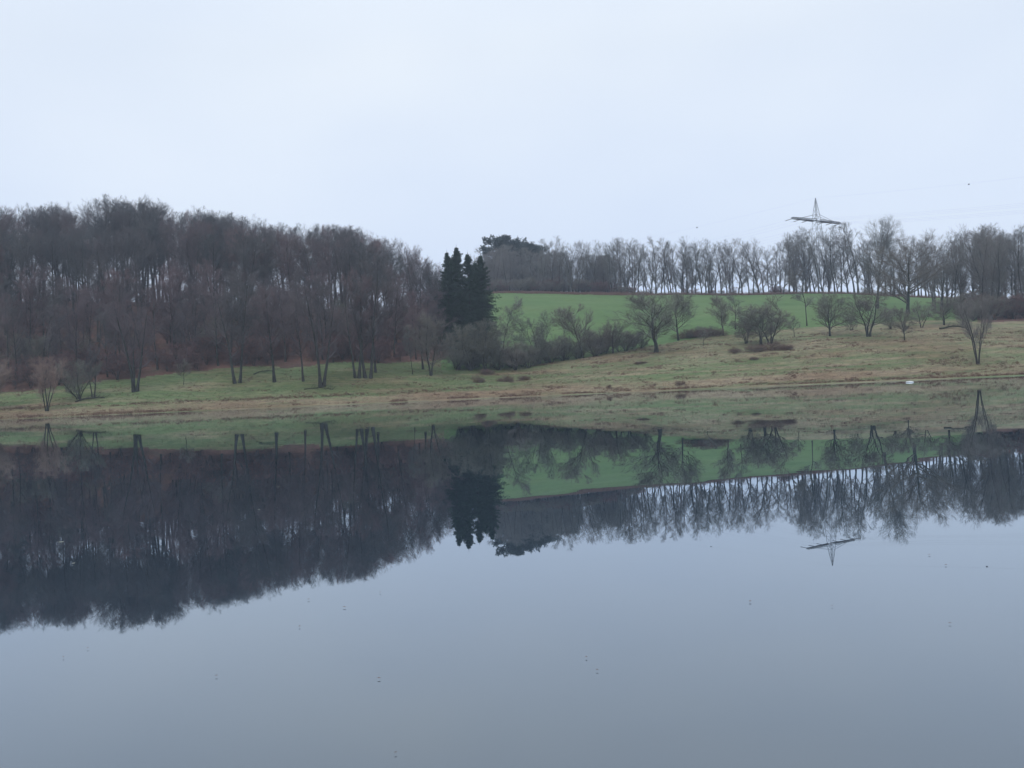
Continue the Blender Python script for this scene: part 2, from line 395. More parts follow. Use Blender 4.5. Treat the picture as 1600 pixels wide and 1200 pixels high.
def bare_tree(seed, H=22., stems=1, lean=0.05, spread=0.2, r=.26, cb=.35, crown=5.0, n=(16, 7, 6, 6), ang=(30, 60), trop=.10, shape='round',
              twig=.0095, wob=.05, top=.93, leaf=0, ratio=(.46, .5, .6), leafw=.09, flat=False, leaf_len=.16, droop=0.0, twmat=M_TWIG, leafmat=M_RUST, bark=M_BARK):
    g = np.random.default_rng(seed)
    th = g.random(stems) * (6.28 if stems > 3 or stems == 1 else .6) + np.arange(stems) * 6.28 / stems
    ln = spread * (0.5 + g.random(stems)) if stems > 1 else np.array([lean])
    D0 = norm(np.stack([np.cos(th) * ln, np.sin(th) * ln, np.ones(stems)], 1))
    L0 = H * top * (1 - (.28 * g.random(stems) if stems > 1 else 0)) * np.ones(stems)
    P0 = np.stack([np.cos(th), np.sin(th), 0 * th], 1) * (r * 1.1 if stems > 1 else 0)
    k0 = 9
    t_ = polyline(P0, D0, L0, k0, wob, .03, g)
    tt = np.linspace(0, 1, k0 + 1)
    rad0 = (r * (1 - .88 * tt ** .9))[None] * np.ones((stems, 1)) * (1 if stems == 1 else (.75 + .4 * g.random((stems, 1))))
    rad0[:, 0] *= 1.5
    trunk = MB(); t2 = t_.copy(); t2[:, 0, 2] -= .5; trunk.tubes(t2, rad0, 6)
    crown_mb = MB()
    def shp(t):
        c = (t - cb) / (1 - cb)
        if shape == 'round': return np.sqrt(np.clip(1 - (1.45 * (c - .38)) ** 2, .06, 1))
        if shape == 'vase': return .45 + .55 * np.sin(np.clip(c, 0, 1) * 2.4 + .35)
        if shape == 'cone': return 1.0 - .85 * c
        return np.ones_like(c)
    n1 = max(3, n[0] // stems)
    P, Dv, t, rr, pi = spawn(t_, rad0, n1, cb, .985, ang[0], ang[1], g)
    L1 = crown * shp(t) * (.7 + .5 * g.random(len(t))) + .3
    if flat: Dv[:, 2] *= .3; Dv = norm(Dv)
    R1 = np.clip(rr * .72, .03, None); k = 5
    l1 = polyline(P, Dv, L1, k, .11, trop, g)
    rad1 = R1[:, None] * (1 - .82 * np.linspace(0, 1, k + 1))[None]
    crown_mb.tubes(l1, rad1, 4)
    P, Dv, t, rr, pi = spawn(l1, rad1, n[1], .2, 1, 22, 50, g)
    L2 = L1[pi] * ratio[0] * (1.15 - .6 * t) * (.6 + .7 * g.random(len(t))) + .15
    l2 = polyline(P, Dv, L2, 3, .12, trop * 1.1 - droop, g); rad2 = np.clip(rr * .6, .014, None)[:, None] * (1 - .75 * np.linspace(0, 1, 4))[None]
    crown_mb.tubes(l2, rad2, 3)
    P, Dv, t, rr, pi = spawn(l2, rad2, n[2], .15, 1, 20, 48, g)
    L3 = L2[pi] * ratio[1] * (1.2 - .5 * t) * (.6 + .7 * g.random(len(t))) + .15
    l3 = polyline(P, Dv, L3, 2, .13, trop * 1.3 - droop, g); rad3 = np.clip(rr * .6, twig * .95, None)[:, None] * (1 - .6 * np.linspace(0, 1, 3))[None]
    crown_mb.tubes(l3, rad3, 3)
    P, Dv, t, rr, pi = spawn(l3, rad3, n[3], .1, 1, 18, 46, g)
    L4 = L3[pi] * ratio[2] * (.7 + .8 * g.random(len(t))) + .12
    Dv = norm(Dv + np.array([0, 0, trop * 2.2 - droop]))
    crown_mb.spikes(P, Dv, L4, twig)
    mats = [twmat]
    if leaf:
        mats.append(leafmat)
        idx = g.integers(0, len(P), leaf); f = g.random((leaf, 1))
        c = P[idx] + Dv[idx] * L4[idx][:, None] * f
        d = norm(g.normal(size=(leaf, 3)) + Dv[idx]); u = norm(np.cross(d, g.normal(size=(leaf, 3)))); w = norm(np.cross(d, u))
        ll = leaf_len * (.7 + .6 * g.random((leaf, 1))); lw = leafw * (.7 + .6 * g.random((leaf, 1)))
        V = np.stack([c, c + d * ll * .5 + u * lw * .5 + w * lw * .25, c + d * ll, c + d * ll * .5 - u * lw * .5 + w * lw * .25], 1)
        bq = np.arange(leaf)[:, None] * 4
        crown_mb.add(V, bq + [0, 1, 2, 3], None, 1)
    tm = trunk.mesh('trunk', bark, True); cm = crown_mb.mesh('crown', mats)
    zz = np.concatenate(crown_mb.v)[:, 2]
    return dict(H=H, top=float(np.percentile(zz, 99.7)), trunk=tm, crown=cm)

def spruce(seed, H=23., base_r=3.0):
    g = np.random.default_rng(seed)
    tr = MB(); P = np.array([[[.06 * math.sin(i), .05 * math.cos(i * 1.3), H * i / 10 - (.4 if i == 0 else 0)] for i in range(11)]])
    rad = np.array([[.26 * (1 - .95 * i / 10) + .01 for i in range(11)]]); tr.tubes(P, rad, 6)
    cm = MB(); nb = 300
    wh = 48; per = 10; nb = wh * per                      # whorls of drooping boughs, uneven from bough to bough
    t = np.repeat(.05 + .94 * (np.arange(wh) / wh) ** .92, per) + .006 * g.normal(size=nb)
    t = np.clip(t, .04, .985); th = g.random(nb) * 6.28
    L = base_r * (1 - t) ** .72 * np.repeat(.75 + .45 * g.random(wh), per) * (.35 + .95 * g.random(nb) ** 1.3) * np.clip(t * 9, .6, 1) * np.clip((1 - t) / .16, 0, 1) ** .45 + .05
    P1 = np.stack([0 * t, 0 * t, t * H], 1); el = np.interp(t, [0, .6, 1], [-.30, -.08, .75])
    D1 = norm(np.stack([np.cos(th), np.sin(th), el], 1))
    l1 = polyline(P1, D1, L, 5, .05, -.02, g); l1[:, -1, 2] += .1 * L
    r1 = (.035 * np.ones(nb))[:, None] * (1 - .75 * np.linspace(0, 1, 6))[None]
    cm.tubes(l1, r1, 3, 0)
    P, D, tt, rr, pi = spawn(l1, r1, 13, .08, 1, 40, 75, g)
    D[:, 2] = D[:, 2] * .25 - .16; D = norm(D)
    L2 = L[pi] * .34 * (1.15 - .85 * tt) * (.7 + .6 * g.random(len(tt))) + .08
    l2 = polyline(P, D, L2, 2, .08, -.10, g)
    cm.tubes(l2, np.array([[.016, .012, .006]]).repeat(len(l2), 0), 3, 1)
    P, D, tt, rr, pi = spawn(l2, np.ones((len(l2), 3)), 9, .05, 1, 30, 75, g)
    D[:, 2] -= .30; D = norm(D)
    cm.spikes(P, D, .22 + .30 * g.random(len(P)), .028, 1)
    # leader
    P = np.array([[0, 0, H - .1]]).repeat(14, 0); a = np.arange(14) * 2.4
    cm.spikes(P - np.stack([0 * a, 0 * a, .12 * np.arange(14)], 1), norm(np.stack([np.cos(a), np.sin(a), 1.6 + 0 * a], 1)), .12 + .022 * np.arange(14), .03, 1)
    cm.spikes(np.array([[0, 0, H - .2]]), np.array([[0, 0, 1.0]]), [.9], .05, 1)
    return dict(H=H, trunk=tr.mesh('trunk', M_BARK, True), crown=cm.mesh('crown', [M_BARK, M_SPRUCE]))

def plant(name, proto, loc, h, rz, width=1.0, label=None, cat='tree', group=None, tilt=0.0, sink=.1):
    s = h / proto['H']; sz = h / proto.get('top', proto['H'])      # measured height of the grown tree
    o = empty(name, (loc[0], loc[1], loc[2] - sink), rz, (s * width, s * width, sz))
    if tilt: o.rotation_euler = (0, tilt, rz) if False else (0.0, tilt, 0.0)
    obj('trunk' if 'stem' not in proto else 'stem', proto['trunk'], o); obj('crown', proto['crown'], o)
    return tag(o, label, cat, group)

# prototypes
BEECH = [bare_tree(100 + i, H=24, r=.33, cb=.36 + .05 * (i % 3), crown=5.2 + .6 * (i % 2), n=(25, 7, 6, 5), ang=(24, 56), trop=.08, shape='round', wob=.035, twmat=M_TWIGB) for i in range(6)]
MID = [bare_tree(130 + i, H=18, r=.20, cb=.26, crown=4.2, n=(22, 7, 6, 6), ang=(30, 58), trop=.08, shape='round', wob=.05) for i in range(4)]
LINE = [bare_tree(160 + i, H=19, r=.24 + .03 * (i % 2), cb=.07 + .06 * (i % 3), crown=3.9 + .5 * (i % 2), n=(22, 6, 5, 4), ang=(22, 54), trop=.10, shape=('vase', 'flat', 'round')[i % 3], wob=.06, twig=.0115, twmat=M_TWIGG) for i in range(6)]
LACY = [bare_tree(170 + i, H=22, r=.26, cb=.28, crown=4.6, n=(22, 6, 6, 5), ang=(20, 48), trop=.10, shape=('vase', 'flat', 'vase')[i], wob=.05, top=.90, twig=.0095, twmat=M_TWIG) for i in range(3)]
FARW = [bare_tree(180 + i, H=19, r=.25, cb=.12, crown=4.4, n=(20, 7, 6, 6), ang=(25, 58), trop=.10, twmat=M_TWIGG) for i in range(3)]
ALDER = [bare_tree(200 + i, H=17, stems=st, spread=.22, r=.27, cb=.30, crown=3.6, n=(28, 7, 6, 6), ang=(32, 66), trop=.07, shape='round', wob=.035) for i, st in enumerate((1, 2, 3, 2))]
WILLOW = [bare_tree(220 + i, H=9, stems=5, spread=.28, r=.11, cb=.22, crown=2.3, n=(35, 6, 6, 5), ang=(25, 52), trop=.12, shape='round', wob=.06, twig=.010 - .002 * (i == 2), twmat=M_TWIGG if i == 2 else M_TWIGT) for i in range(3)]
BUSHTREE = [bare_tree(240 + i, H=9, stems=2 + i % 2, spread=.16, r=.15, cb=.16, crown=3.3, n=(32, 7, 6, 6), ang=(32, 76), trop=.06, shape='round', wob=.07, twig=.010, twmat=M_TWIGO) for i in range(4)]
SHRUB = [bare_tree(260 + i, H=5, stems=8, spread=.55, r=.055, cb=.08, crown=1.5, n=(40, 5, 5, 4), ang=(25, 62), trop=.09, shape='round', wob=.09, twig=.008, twmat=M_TWIGO) for i in range(4)]
RUSTY = [bare_tree(280 + i, H=6, stems=4, spread=.35, r=.06, cb=.10, crown=1.9, n=(32, 6, 5, 4), ang=(30, 70), trop=.05, shape='round', wob=.08, twig=.009, leaf=2600, twmat=M_TWIG) for i in range(3)]
OAK = [bare_tree(300 + i, H=20, r=.46, cb=.14, crown=10, n=(26, 10, 8, 7), ang=(36, 72), trop=.08, shape='round', wob=.09, top=.82, twmat=M_TWIGO, ratio=(.42, .48, .6)) for i in range(2)]
FAN = [bare_tree(320, H=23, r=.36, cb=.20, crown=8.5, n=(28, 9, 7, 7), ang=(20, 50), trop=.09, shape='vase', wob=.06, top=.86, twmat=M_TWIGG)]
SPREAD = [bare_tree(330 + i, H=12, r=.24, cb=.20, crown=5.4, n=(19, 8, 7, 6), ang=(30, 64), trop=.09, shape='round', wob=.07, top=.84, twig=.012, twmat=M_TWIGO) for i in range(2)]
SLIM = [bare_tree(340 + i, H=14, r=.12, cb=.32, crown=2.4, n=(22, 6, 5, 5), ang=(30, 62), trop=.08, shape='round', wob=.04, twmat=M_TWIGG) for i in range(2)]
SAPLING = [bare_tree(350, H=4, r=.06, cb=.30, crown=1.2, n=(12, 5, 5, 4), ang=(30, 60), trop=.10, wob=.06, twig=.008, twmat=M_TWIGO)]
SPRUCES = [spruce(400 + i, 23, 5.4 + .4 * i) for i in range(3)]
PINES = [bare_tree(420 + i, H=19, r=.25, cb=.16, crown=5.0, n=(34, 7, 5, 3), ang=(40, 78), trop=.05, twig=.02, leaf=26000, leafw=.15, leaf_len=.38, leafmat=M_PINE, twmat=M_BARK) for i in range(2)]
BRAMBLE = [bare_tree(440 + i, H=1.2, stems=14, spread=1.3, r=.016, cb=.1, crown=.8, n=(56, 4, 4, 3), ang=(25, 75), trop=-.02, shape='flat', wob=.16, twig=.006, leaf=500, leafw=.07, leaf_len=.10, twmat=M_BRAMBLE, leafmat=M_BRAMBLE, bark=M_BRAMBLE) for i in range(3)]
for p in SHRUB + RUSTY + BRAMBLE: p['stem'] = True

g = np.random.default_rng(5)
def pick(lst): return lst[int(g.integers(len(lst)))]

# --- the wood on the left hillside
TOPX = [-300, 0, 40, 100, 135, 150, 170, 240, 280, 340, 420, 450, 520, 580, 620, 660, 685, 700]
TOPY = [320, 318, 320, 317, 338, 340, 308, 311, 324, 329, 340, 349, 348, 360, 374, 390, 408, 430]
def Lline(u): return 652 - 0.043 * (u - 71)
def top_px(a): return Lline(a) - np.interp(a, TOPX, TOPY)
G1 = 'bare trees of the wood on the left hillside'
spots = []
def try_spot(a, D, dmin, tries_list):
    X = (a - 800) / F * D
    for (x, y) in tries_list:
        if (x - X) ** 2 + (y - D) ** 2 < dmin * dmin: return False
    tries_list.append((X, D)); return True
def forest_fill(count, a0, a1, d0, d1, dmin, protos, hfun, name, label, wid=(.85, 1.15), cat='tree'):
    k = 0; tries = 0
    while k < count and tries < count * 60:
        tries += 1
        a = a0 + (a1 - a0) * g.random(); D = d0(a) + (d1(a) - d0(a)) * g.random()
        if not try_spot(a, D, dmin, spots): continue
        x, y, z = at(a, D)
        pr = pick(LACY) if protos is BEECH and (a > 575 or g.random() < .18) else pick(protos)
        plant(name, pr, (x, y, z), hfun(a, D, z), g.random() * 6.28, wid[0] + (wid[1] - wid[0]) * g.random(), label, cat, G1)
        k += 1
def crest_h(a, D, z):
    want = (top_px(a) / F - CAM_H / 178) * D + CAM_H
    return float(np.clip((want - z) * (.95 + .08 * g.random()), 9, 30))
def mid_h(a, D, z): return float((14 + 6 * g.random()) * np.interp(a, [0, 600, 700], [1, .95, .75]))
forest_fill(118, -70, 692, lambda a: 262 - .03 * max(a - 500, 0), lambda a: 298, 2.7, BEECH, crest_h, 'beech_tree', 'tall bare tree along the crest of the left wood, sky between its trunk and neighbours')
forest_fill(44, -70, 680, lambda a: 258, lambda a: 290, 1.9, LACY, lambda a, D, z: crest_h(a, D, z) * .96, 'slender_tree', 'slender tree squeezed between crest trees of the left wood', (.55, .75))
forest_fill(75, -70, 690, lambda a: 232, lambda a: 264, 3.3, BEECH + MID, lambda a, D, z: min(crest_h(a, D, z) * .93, 23 + 2 * g.random()), 'beech_tree', 'bare tree halfway up the slope inside the left wood')
forest_fill(70, -70, 690, lambda a: float(forest_edge(a)) + 2, lambda a: 236, 3.3, MID, mid_h, 'woodland_tree', 'bare brownish tree low on the slope of the left wood')
forest_fill(60, -60, 695, lambda a: float(forest_edge(a)) + 0, lambda a: float(forest_edge(a)) + 9, 1.9, RUSTY, lambda a, D, z: 3 + 3.5 * g.random(), 'beech_shrub', 'low shrub holding rust brown leaves along the foot of the left wood', cat='shrub')
forest_fill(110, -60, 690, lambda a: float(forest_edge(a)) + 10 + 40 * (a > 0) * (g.random() > .5), lambda a: 272, 2.2, RUSTY + SHRUB, lambda a, D, z: 3.5 + 4.5 * g.random(), 'understorey_shrub', 'shrub of the understorey among the trunks of the left wood', cat='shrub')

# --- single trees in front of the wood and along the shore: (u, v, top_v, prototype, name, width, label, category)
A0, A1, A2, A3 = ALDER
singles = [
 (-18, 640, 562, WILLOW[0], 'willow_tree', 1.25, 'arching willow cut by the left edge of the picture, near the shore', 'tree'),
 (73, 643, 556, WILLOW[1], 'willow_tree', .95, 'small multi-stemmed willow closest to the waterline at far left', 'tree'),
 (124, 624, 560, SHRUB[1], 'willow_shrub', 1.1, 'dark shrub fanning to the left, by a fallen branch on the left meadow', 'shrub'),
 (146, 621, 535, A1, 'alder_tree', .8, 'slim twin-stemmed tree just right of the dark fanning shrub on left meadow', 'tree'),
 (211, 612, 470, A2, 'alder_tree', 1.1, 'three-stemmed tree with V-shaped stout base alone on the left meadow', 'tree'),
 (287, 601, 560, SAPLING[0], 'sapling', 1.0, 'thin bare sapling between the two V-stemmed trees on the left meadow', 'tree'),
 (371, 599, 425, A3, 'alder_tree', 1.1, 'tall tree whose two stems split in a V from the ground', 'tree'),
 (429, 597, 440, A0, 'alder_tree', .95, 'straight dark single-trunk tree right of the tall V-stemmed tree', 'tree'),
 (474, 596, 455, A0, 'alder_tree', .8, 'thin straight tree just left of the stout three-stemmed tree', 'tree'),
 (502, 604, 440, A2, 'alder_tree', 1.05, 'stout tree with stems fanning from one base above a dead branch pile', 'tree'),
 (558, 591, 420, A1, 'alder_tree', .8, 'slender twin-stemmed tree beside the thick dark pair', 'tree'),
 (575, 591, 405, A3, 'alder_tree', 1.05, 'thick dark tree with two tight stems, largest on the left meadow', 'tree'),
 (587, 582, 430, A0, 'alder_tree', .8, 'thin trunk just behind and right of the thick dark tree', 'tree'),
 (645, 585, 505, SLIM[0], 'young_tree', .9, 'thin leaning young tree left of the two short dark trunks', 'tree'),
 (661, 577, 470, A0, 'alder_tree', 1.0, 'dark short-trunked tree set back at the corner of the left wood', 'tree'),
 (674, 587, 488, BUSHTREE[0], 'bush_tree', .9, 'pinkish round-crowned small tree with dark base near the spruces', 'tree'),
]
for (u, v, tv, pr, nm, wd, lb, ct) in singles:
    x, y, z = place(u, v)
    plant(nm, pr, (x, y, z), px_height(y, v - tv), (g.random() - .5) * .8 if pr in ALDER else g.random() * 6.28, wd, lb, ct)

# --- spruces
for i, (u, D, tv, wd, lb) in enumerate([
  (703, 243, 392, .95, 'leftmost of the front dark spruces at the corner of the wood'),
  (718, 250, 384, 1.0, 'tallest of the dark spruces, second from left in front'),
  (735, 244, 394, .9, 'dark front spruce third from left, close to the tallest'),
  (755, 246, 397, 1.05, 'rightmost dark spruce, standing against the green field'),
  (710, 258, 402, 1.0, 'shorter spruce peeping out behind the two left spruces'),
  (746, 258, 408, 1.0, 'shorter spruce peeping out behind the two right spruces')]):
    x, y, z = at(u + 4, D)
    h = (Lline(u) - tv) / F * D + CAM_H * (1 - D / 184) - z
    plant('spruce_tree', SPRUCES[i % 3], (x, y, z), h, i * 1.7, wd, lb, 'spruce', 'dark spruces at the corner of the wood')

# --- hedge and trees between meadow and pasture
hedge = [
 (716, 578, 520, SHRUB[0], 'thicket_shrub', 1.1, 'grey shrub at left end of the thicket before the spruces', 'shrub'),
 (735, 579, 505, BUSHTREE[1], 'bush_tree', 1.0, 'grey spreading bush tree right in front of the spruces', 'tree'),
 (758, 579, 498, BUSHTREE[2], 'bush_tree', .95, 'grey bush tree before the right edge of the spruces', 'tree'),
 (778, 578, 535, SHRUB[2], 'thicket_shrub', 1.3, 'low grey shrub at the foot of the slim leaning tree', 'shrub'),
 (786, 574, 462, SLIM[1], 'leaning_tree', 1.15, 'slim tall tree leaning right against the green field beside the spruces', 'tree'),
 (806, 578, 532, SHRUB[3], 'thicket_shrub', 1.4, 'dark shrub at the left foot of the green field, right of slim tree', 'shrub'),
 (826, 575, 540, SHRUB[0], 'thicket_shrub', 1.4, 'dark low shrub below the round hedge tree on the field edge', 'shrub'),
 (842, 568, 486, BUSHTREE[3], 'bush_tree', .9, 'round hedge tree between the slim leaning tree and the open forked tree', 'tree'),
 (862, 567, 520, SHRUB[1], 'thicket_shrub', 1.3, 'dark shrub left of the open forked tree', 'shrub'),
 (886, 562, 528, SHRUB[2], 'thicket_shrub', 1.4, 'dark shrub close under the left of the open forked tree', 'shrub'),
 (911, 560, 474, SPREAD[0], 'forked_tree', .85, 'open forked tree with spreading limbs against the green field', 'tree'),
 (930, 557, 512, SHRUB[3], 'thicket_shrub', 1.3, 'dark shrub right of the open forked tree', 'shrub'),
 (958, 552, 500, BUSHTREE[0], 'bush_tree', 1.0, 'dense low bush tree midway between the forked tree and the broad tree', 'tree'),
 (978, 549, 510, SHRUB[0], 'thicket_shrub', 1.4, 'dark shrub tucked against the left of the broad spreading tree', 'shrub'),
 (1002, 544, 515, SHRUB[1], 'thicket_shrub', 1.3, 'low shrub behind the base of the broad spreading tree', 'shrub'),
 (1025, 551, 454, SPREAD[1], 'spreading_tree', 1.15, 'broad spreading bare tree at the middle of the hedge line', 'tree'),
 (1060, 532, 456, SPREAD[0], 'spreading_tree', .75, 'thinner tree close behind the broad spreading tree on its right', 'tree'),
 (1099, 539, 512, SAPLING[0], 'sapling', 1.2, 'tiny bare tree standing before the dark bramble bank', 'tree'),
 (1130, 524, 458, SPREAD[1], 'hedge_tree', .7, 'bare tree standing left of the big dense bush pair', 'tree'),
 (1149, 515, 455, SLIM[0], 'hedge_tree', 1.1, 'slim bare tree rising behind the left of the big dense bush pair', 'tree'),
 (1166, 537, 490, BUSHTREE[1], 'dense_bush', .9, 'left lower part-tree of the dense bush clump with bramble skirt', 'shrub'),
 (1189, 540, 478, BUSHTREE[2], 'dense_bush', .95, 'dense dark bush tree with short trunk at the centre of the bramble skirt', 'tree'),
 (1204, 538, 462, BUSHTREE[3], 'dense_bush', .95, 'tallest dense dark bush tree with leaning trunk over the bramble skirt', 'tree'),
 (1241, 526, 492, SAPLING[0], 'sapling', 1.1, 'small dark tree just right of the dense bush clump', 'tree'),
 (1261, 509, 420, SLIM[1], 'hedge_tree', .95, 'thin straight bare tree standing below the pylon', 'tree'),
 (1297, 525, 456, BUSHTREE[0], 'bush_tree', .95, 'upright oval bush tree right of the thin straight tree', 'tree'),
 (1357, 526, 450, BUSHTREE[1], 'bush_tree', 1.1, 'wide dark bush tree with a short trunk left of the small lollipop tree', 'tree'),
 (1413, 532, 478, BUSHTREE[2], 'bush_tree', .7, 'small lollipop tree with thin trunk in front of the big oak', 'tree'),
 (1528, 569, 458, WILLOW[2], 'willow_tree', .78, 'multi-stemmed bare willow alone on the right meadow', 'tree'),
 (1330, 516, 486, SHRUB[2], 'thicket_shrub', .9, 'low shrub between the oval bush tree and the wide bush tree', 'shrub'),
 (1392, 514, 480, SHRUB[3], 'thicket_shrub', 1.1, 'dense shrub behind the small lollipop tree on its left', 'shrub'),
 (1440, 512, 470, BUSHTREE[3], 'bush_tree', 1.0, 'dark bush tree under the right limbs of the big oak', 'tree'),
 (1475, 508, 462, BUSHTREE[0], 'bush_tree', 1.0, 'dark bush tree behind the mossy fallen log', 'tree'),
 (1505, 508, 455, BUSHTREE[2], 'bush_tree', 1.0, 'bush tree between the mossy log and the right wood', 'tree'),
]
WIDER = {'bush_tree': 1.2, 'dense_bush': 1.4, 'spreading_tree': 1.55, 'forked_tree': 1.35, 'hedge_tree': 1.45}
for (u, v, tv, pr, nm, wd, lb, ct) in hedge:
    x, y, z = place(u, v)
    o = plant(nm, pr, (x, y, z), px_height(y, v - tv), g.random() * 6.28, wd * WIDER.get(nm, 1.0), lb, ct)
    if nm == 'leaning_tree': o.rotation_euler = (0, R(6), 0)

G5 = 'low shrubs filling the hedge at the foot of the field'
for i in range(46):
    a_ = 705 + 300 * g.random() if i < 40 else 1045 + 85 * g.random(); D_ = float(hedge_D(a_)) + 1 + 7 * g.random(); x, y, z = at(a_, D_)
    plant('hedge_shrub', pick(SHRUB), (x, y, z), (2.2 + 3.2 * g.random()) * (1 if i < 40 else .5), g.random() * 6.28, .9 + .5 * g.random(), 'low dark shrub filling the hedge between meadow and green field', 'shrub', G5)

# --- big trees behind the hedge on the right
for (a, D, tv, pr, wd, rz, lb) in [
  (1376, 300, 338, FAN[0], 1.0, .4, 'big bare tree with fan-shaped crown right of the pylon'),
  (1423, 275, 362, OAK[0], 1.0, 1.0, 'big dark oak with low wide limbs right of the fan-crowned tree')]:
    x, y, z = at(a, D)
    h = (Lline(a) - tv) / F * D + CAM_H * (1 - D / 180) - z
    plant('big_tree', pr, (x, y, z), h, rz, wd, lb, 'tree')

G2 = 'tall bare trees of the wood at the right edge'
for i in range(48):
    a = 1535 + 105 * g.random() if i > 13 else 1455 + 85 * g.random()
    D = 262 + 55 * g.random() if i > 13 else 290 + 30 * g.random()
    x, y, z = at(a, D); tv = np.interp(a, [1460, 1500, 1530, 1600], [385, 362, 345, 350])
    h = ((Lline(a) - tv) / F * D + CAM_H * (1 - D / 176) - z) * (.86 + .15 * g.random())
    plant('woodland_tree', pick(BEECH + LINE + LINE if i > 13 else LINE), (x, y, z), h, g.random() * 6.28, .85 + .25 * g.random(),
          'tall bare tree crowded in the wood at the right edge' if i > 13 else 'thin bare tree in the gap between big oak and right wood', 'tree', G2 if i > 13 else 'thin trees in the gap right of the oak')
for i in range(40):
    a = 1500 + 115 * g.random(); D = 252 + 30 * g.random(); x, y, z = at(a, D)
    plant('understorey_shrub', pick(SHRUB + RUSTY), (x, y, z), 3 + 3.5 * g.random(), g.random() * 6.28, 1.1, 'shrub crowding the foot of the wood at the right edge', 'shrub', 'shrubs at the foot of the right wood')

# --- tree line on the field's crest
G3 = 'row of bare trees on the crest of the green field'
LTX = [850, 872, 900, 925, 960, 1000, 1050, 1100, 1150, 1200, 1250, 1300, 1350, 1400, 1500]
LTY = [378, 371, 380, 378, 377, 373, 373, 378, 373, 370, 364, 360, 356, 365, 380]
def line_tree(a, D, protos, label, group, k=1.0):
    x, y, z = at(a, D)
    h = ((Lline(a) - np.interp(a, LTX, LTY)) / F * D + CAM_H * (1 - D / 184) - z) * k * 1.06
    plant('crest_tree', pick(protos), (x, y, z), max(h, 8), g.random() * 6.28, .75 + .45 * g.random(), label, 'tree', group)
a = 868.0
while a < 1500:
    line_tree(a, 389 + 10 * g.random(), LINE, 'bare tree in the row along the crest of the green field', G3, .78 + .24 * g.random())
    a += 4 + 6.5 * g.random()
for i in range(26):
    line_tree(950 + 420 * g.random(), 402 + 14 * g.random(), LINE, 'bare tree in the second row behind the field crest', 'second row of bare trees behind the crest', .8 + .2 * g.random())
G4 = 'hazy trees of the far wood above the green field'
for i in range(62):
    a = 756 + 205 * g.random() ** 1.15; D = 393 + 70 * g.random(); x, y, z = at(a, D)
    tv = np.interp(a, [756, 775, 800, 850, 960], [398, 384, 380, 384, 396])
    h = ((Lline(a) - tv) / F * D + CAM_H * (1 - D / 184) - z) * (.85 + .15 * g.random())
    plant('far_tree', pick(FARW), (x, y, z), max(h, 7), g.random() * 6.28, 1.0 + .3 * g.random(), 'hazy bare tree in the dense far wood above the green field', 'tree', G4)
for i in range(72):
    a = 758 + 240 * g.random() if i < 50 else 980 + 480 * g.random(); x, y, z = at(a, 389 + (8 if i < 50 else 22) * g.random())
    plant('far_shrub', pick(RUSTY + SHRUB), (x, y, z), 2.5 + 3.5 * g.random() * (1 if a < 960 else .35), g.random() * 6.28, 1.4, 'brownish shrub along the upper edge of the green field', 'shrub', 'shrubs along the upper field edge')
for i, (a, tv, D, lb) in enumerate([(790, 368, 446, 'round-topped pine, tallest of the far pines'), (806, 372, 450, 'pine second from left, just right of the tallest far pine'),
        (818, 375, 444, 'narrow pine third from left among the far pines'), (833, 379, 448, 'fourth far pine from left, pointed top'), (846, 382, 445, 'rightmost small far pine beside the fan-crowned bare tree')]):
    x, y, z = at(a, D); h = (Lline(a) - tv) / F * D + CAM_H * (1 - D / 184) - z
    plant('pine_tree', PINES[i % 2], (x, y, z), h, i * 2.1, (1.05, .95, .75, .75, .8)[i], lb, 'pine', 'pines in the far wood')

# ------------------------------------------------------------------ brambles, small shore bushes
for (u, v, hpx, wd, lb) in [(747, 598, 13, 1.2, 'small dark bush with rounded top near the shore left of the long bramble'), (790, 596, 10, 2.0, 'long low bramble right of the small rounded bush'),
     (818, 594, 8, 2.0, 'right end of the long low bramble, tapering off'), (952, 607, 7, 1.0, 'small tuft bush at the waterline left of the dark shore bush'), (1064, 602, 8, 1.8, 'dark dome-shaped bush at the waterline below the broad tree'),
     (1178, 549, 12, 2.2, 'left dark bramble of the skirt under the dense bush clump'), (1205, 547, 14, 2.2, 'rust brown bramble of the skirt under the tallest dense bush'), (1150, 551, 8, 2.4, 'left tail of the bramble skirt on the meadow'),
     (1228, 547, 9, 2.2, 'right tail of the bramble skirt on the meadow'), (1075, 528, 14, 2.5, 'dark bramble bank right behind the broad spreading tree'), (1096, 526, 15, 2.6, 'dark bramble bank behind the tiny bare tree'), (1117, 525, 13, 2.3, 'dark bramble bank left of the hedge tree'),
     (1178, 562, 5, 2.2, 'small brown bramble below the skirt of the dense bush clump'), (1000, 568, 4, 4.5, 'reddish bramble patch below the broad spreading tree'), (760, 585, 10, 2.0, 'brown bramble at the foot of the grey thicket')]:
    x, y, z = place(u, v); p = pick(BRAMBLE)
    plant('bramble_bush', p, (x, y, z), px_height(y, hpx), g.random() * 6.28, wd * .5, lb, 'bush', 'brambles on the meadow', sink=.05)

def tuft_cloud(name, X, Y, hmin, hmax, blades, width, mat, label, cat, lean=.5):
    n = len(X); gg = np.random.default_rng(len(X))
    Xb = np.repeat(X, blades) + gg.normal(size=n * blades) * .14; Yb = np.repeat(Y, blades) + gg.normal(size=n * blades) * .14
    Z = terr(Xb, Yb) - .02
    hh = np.repeat(hmin + (hmax - hmin) * gg.random(n), blades) * (.6 + .6 * gg.random(n * blades))
    D = norm(np.stack([gg.normal(size=n * blades) * lean, gg.normal(size=n * blades) * lean, np.ones(n * blades)], 1))
    mb = MB(); mb.spikes(np.stack([Xb, Yb, Z], 1), D, hh, width); o = obj(name, mb.mesh(name, mat)); return tag(o, label, cat, kind='stuff')

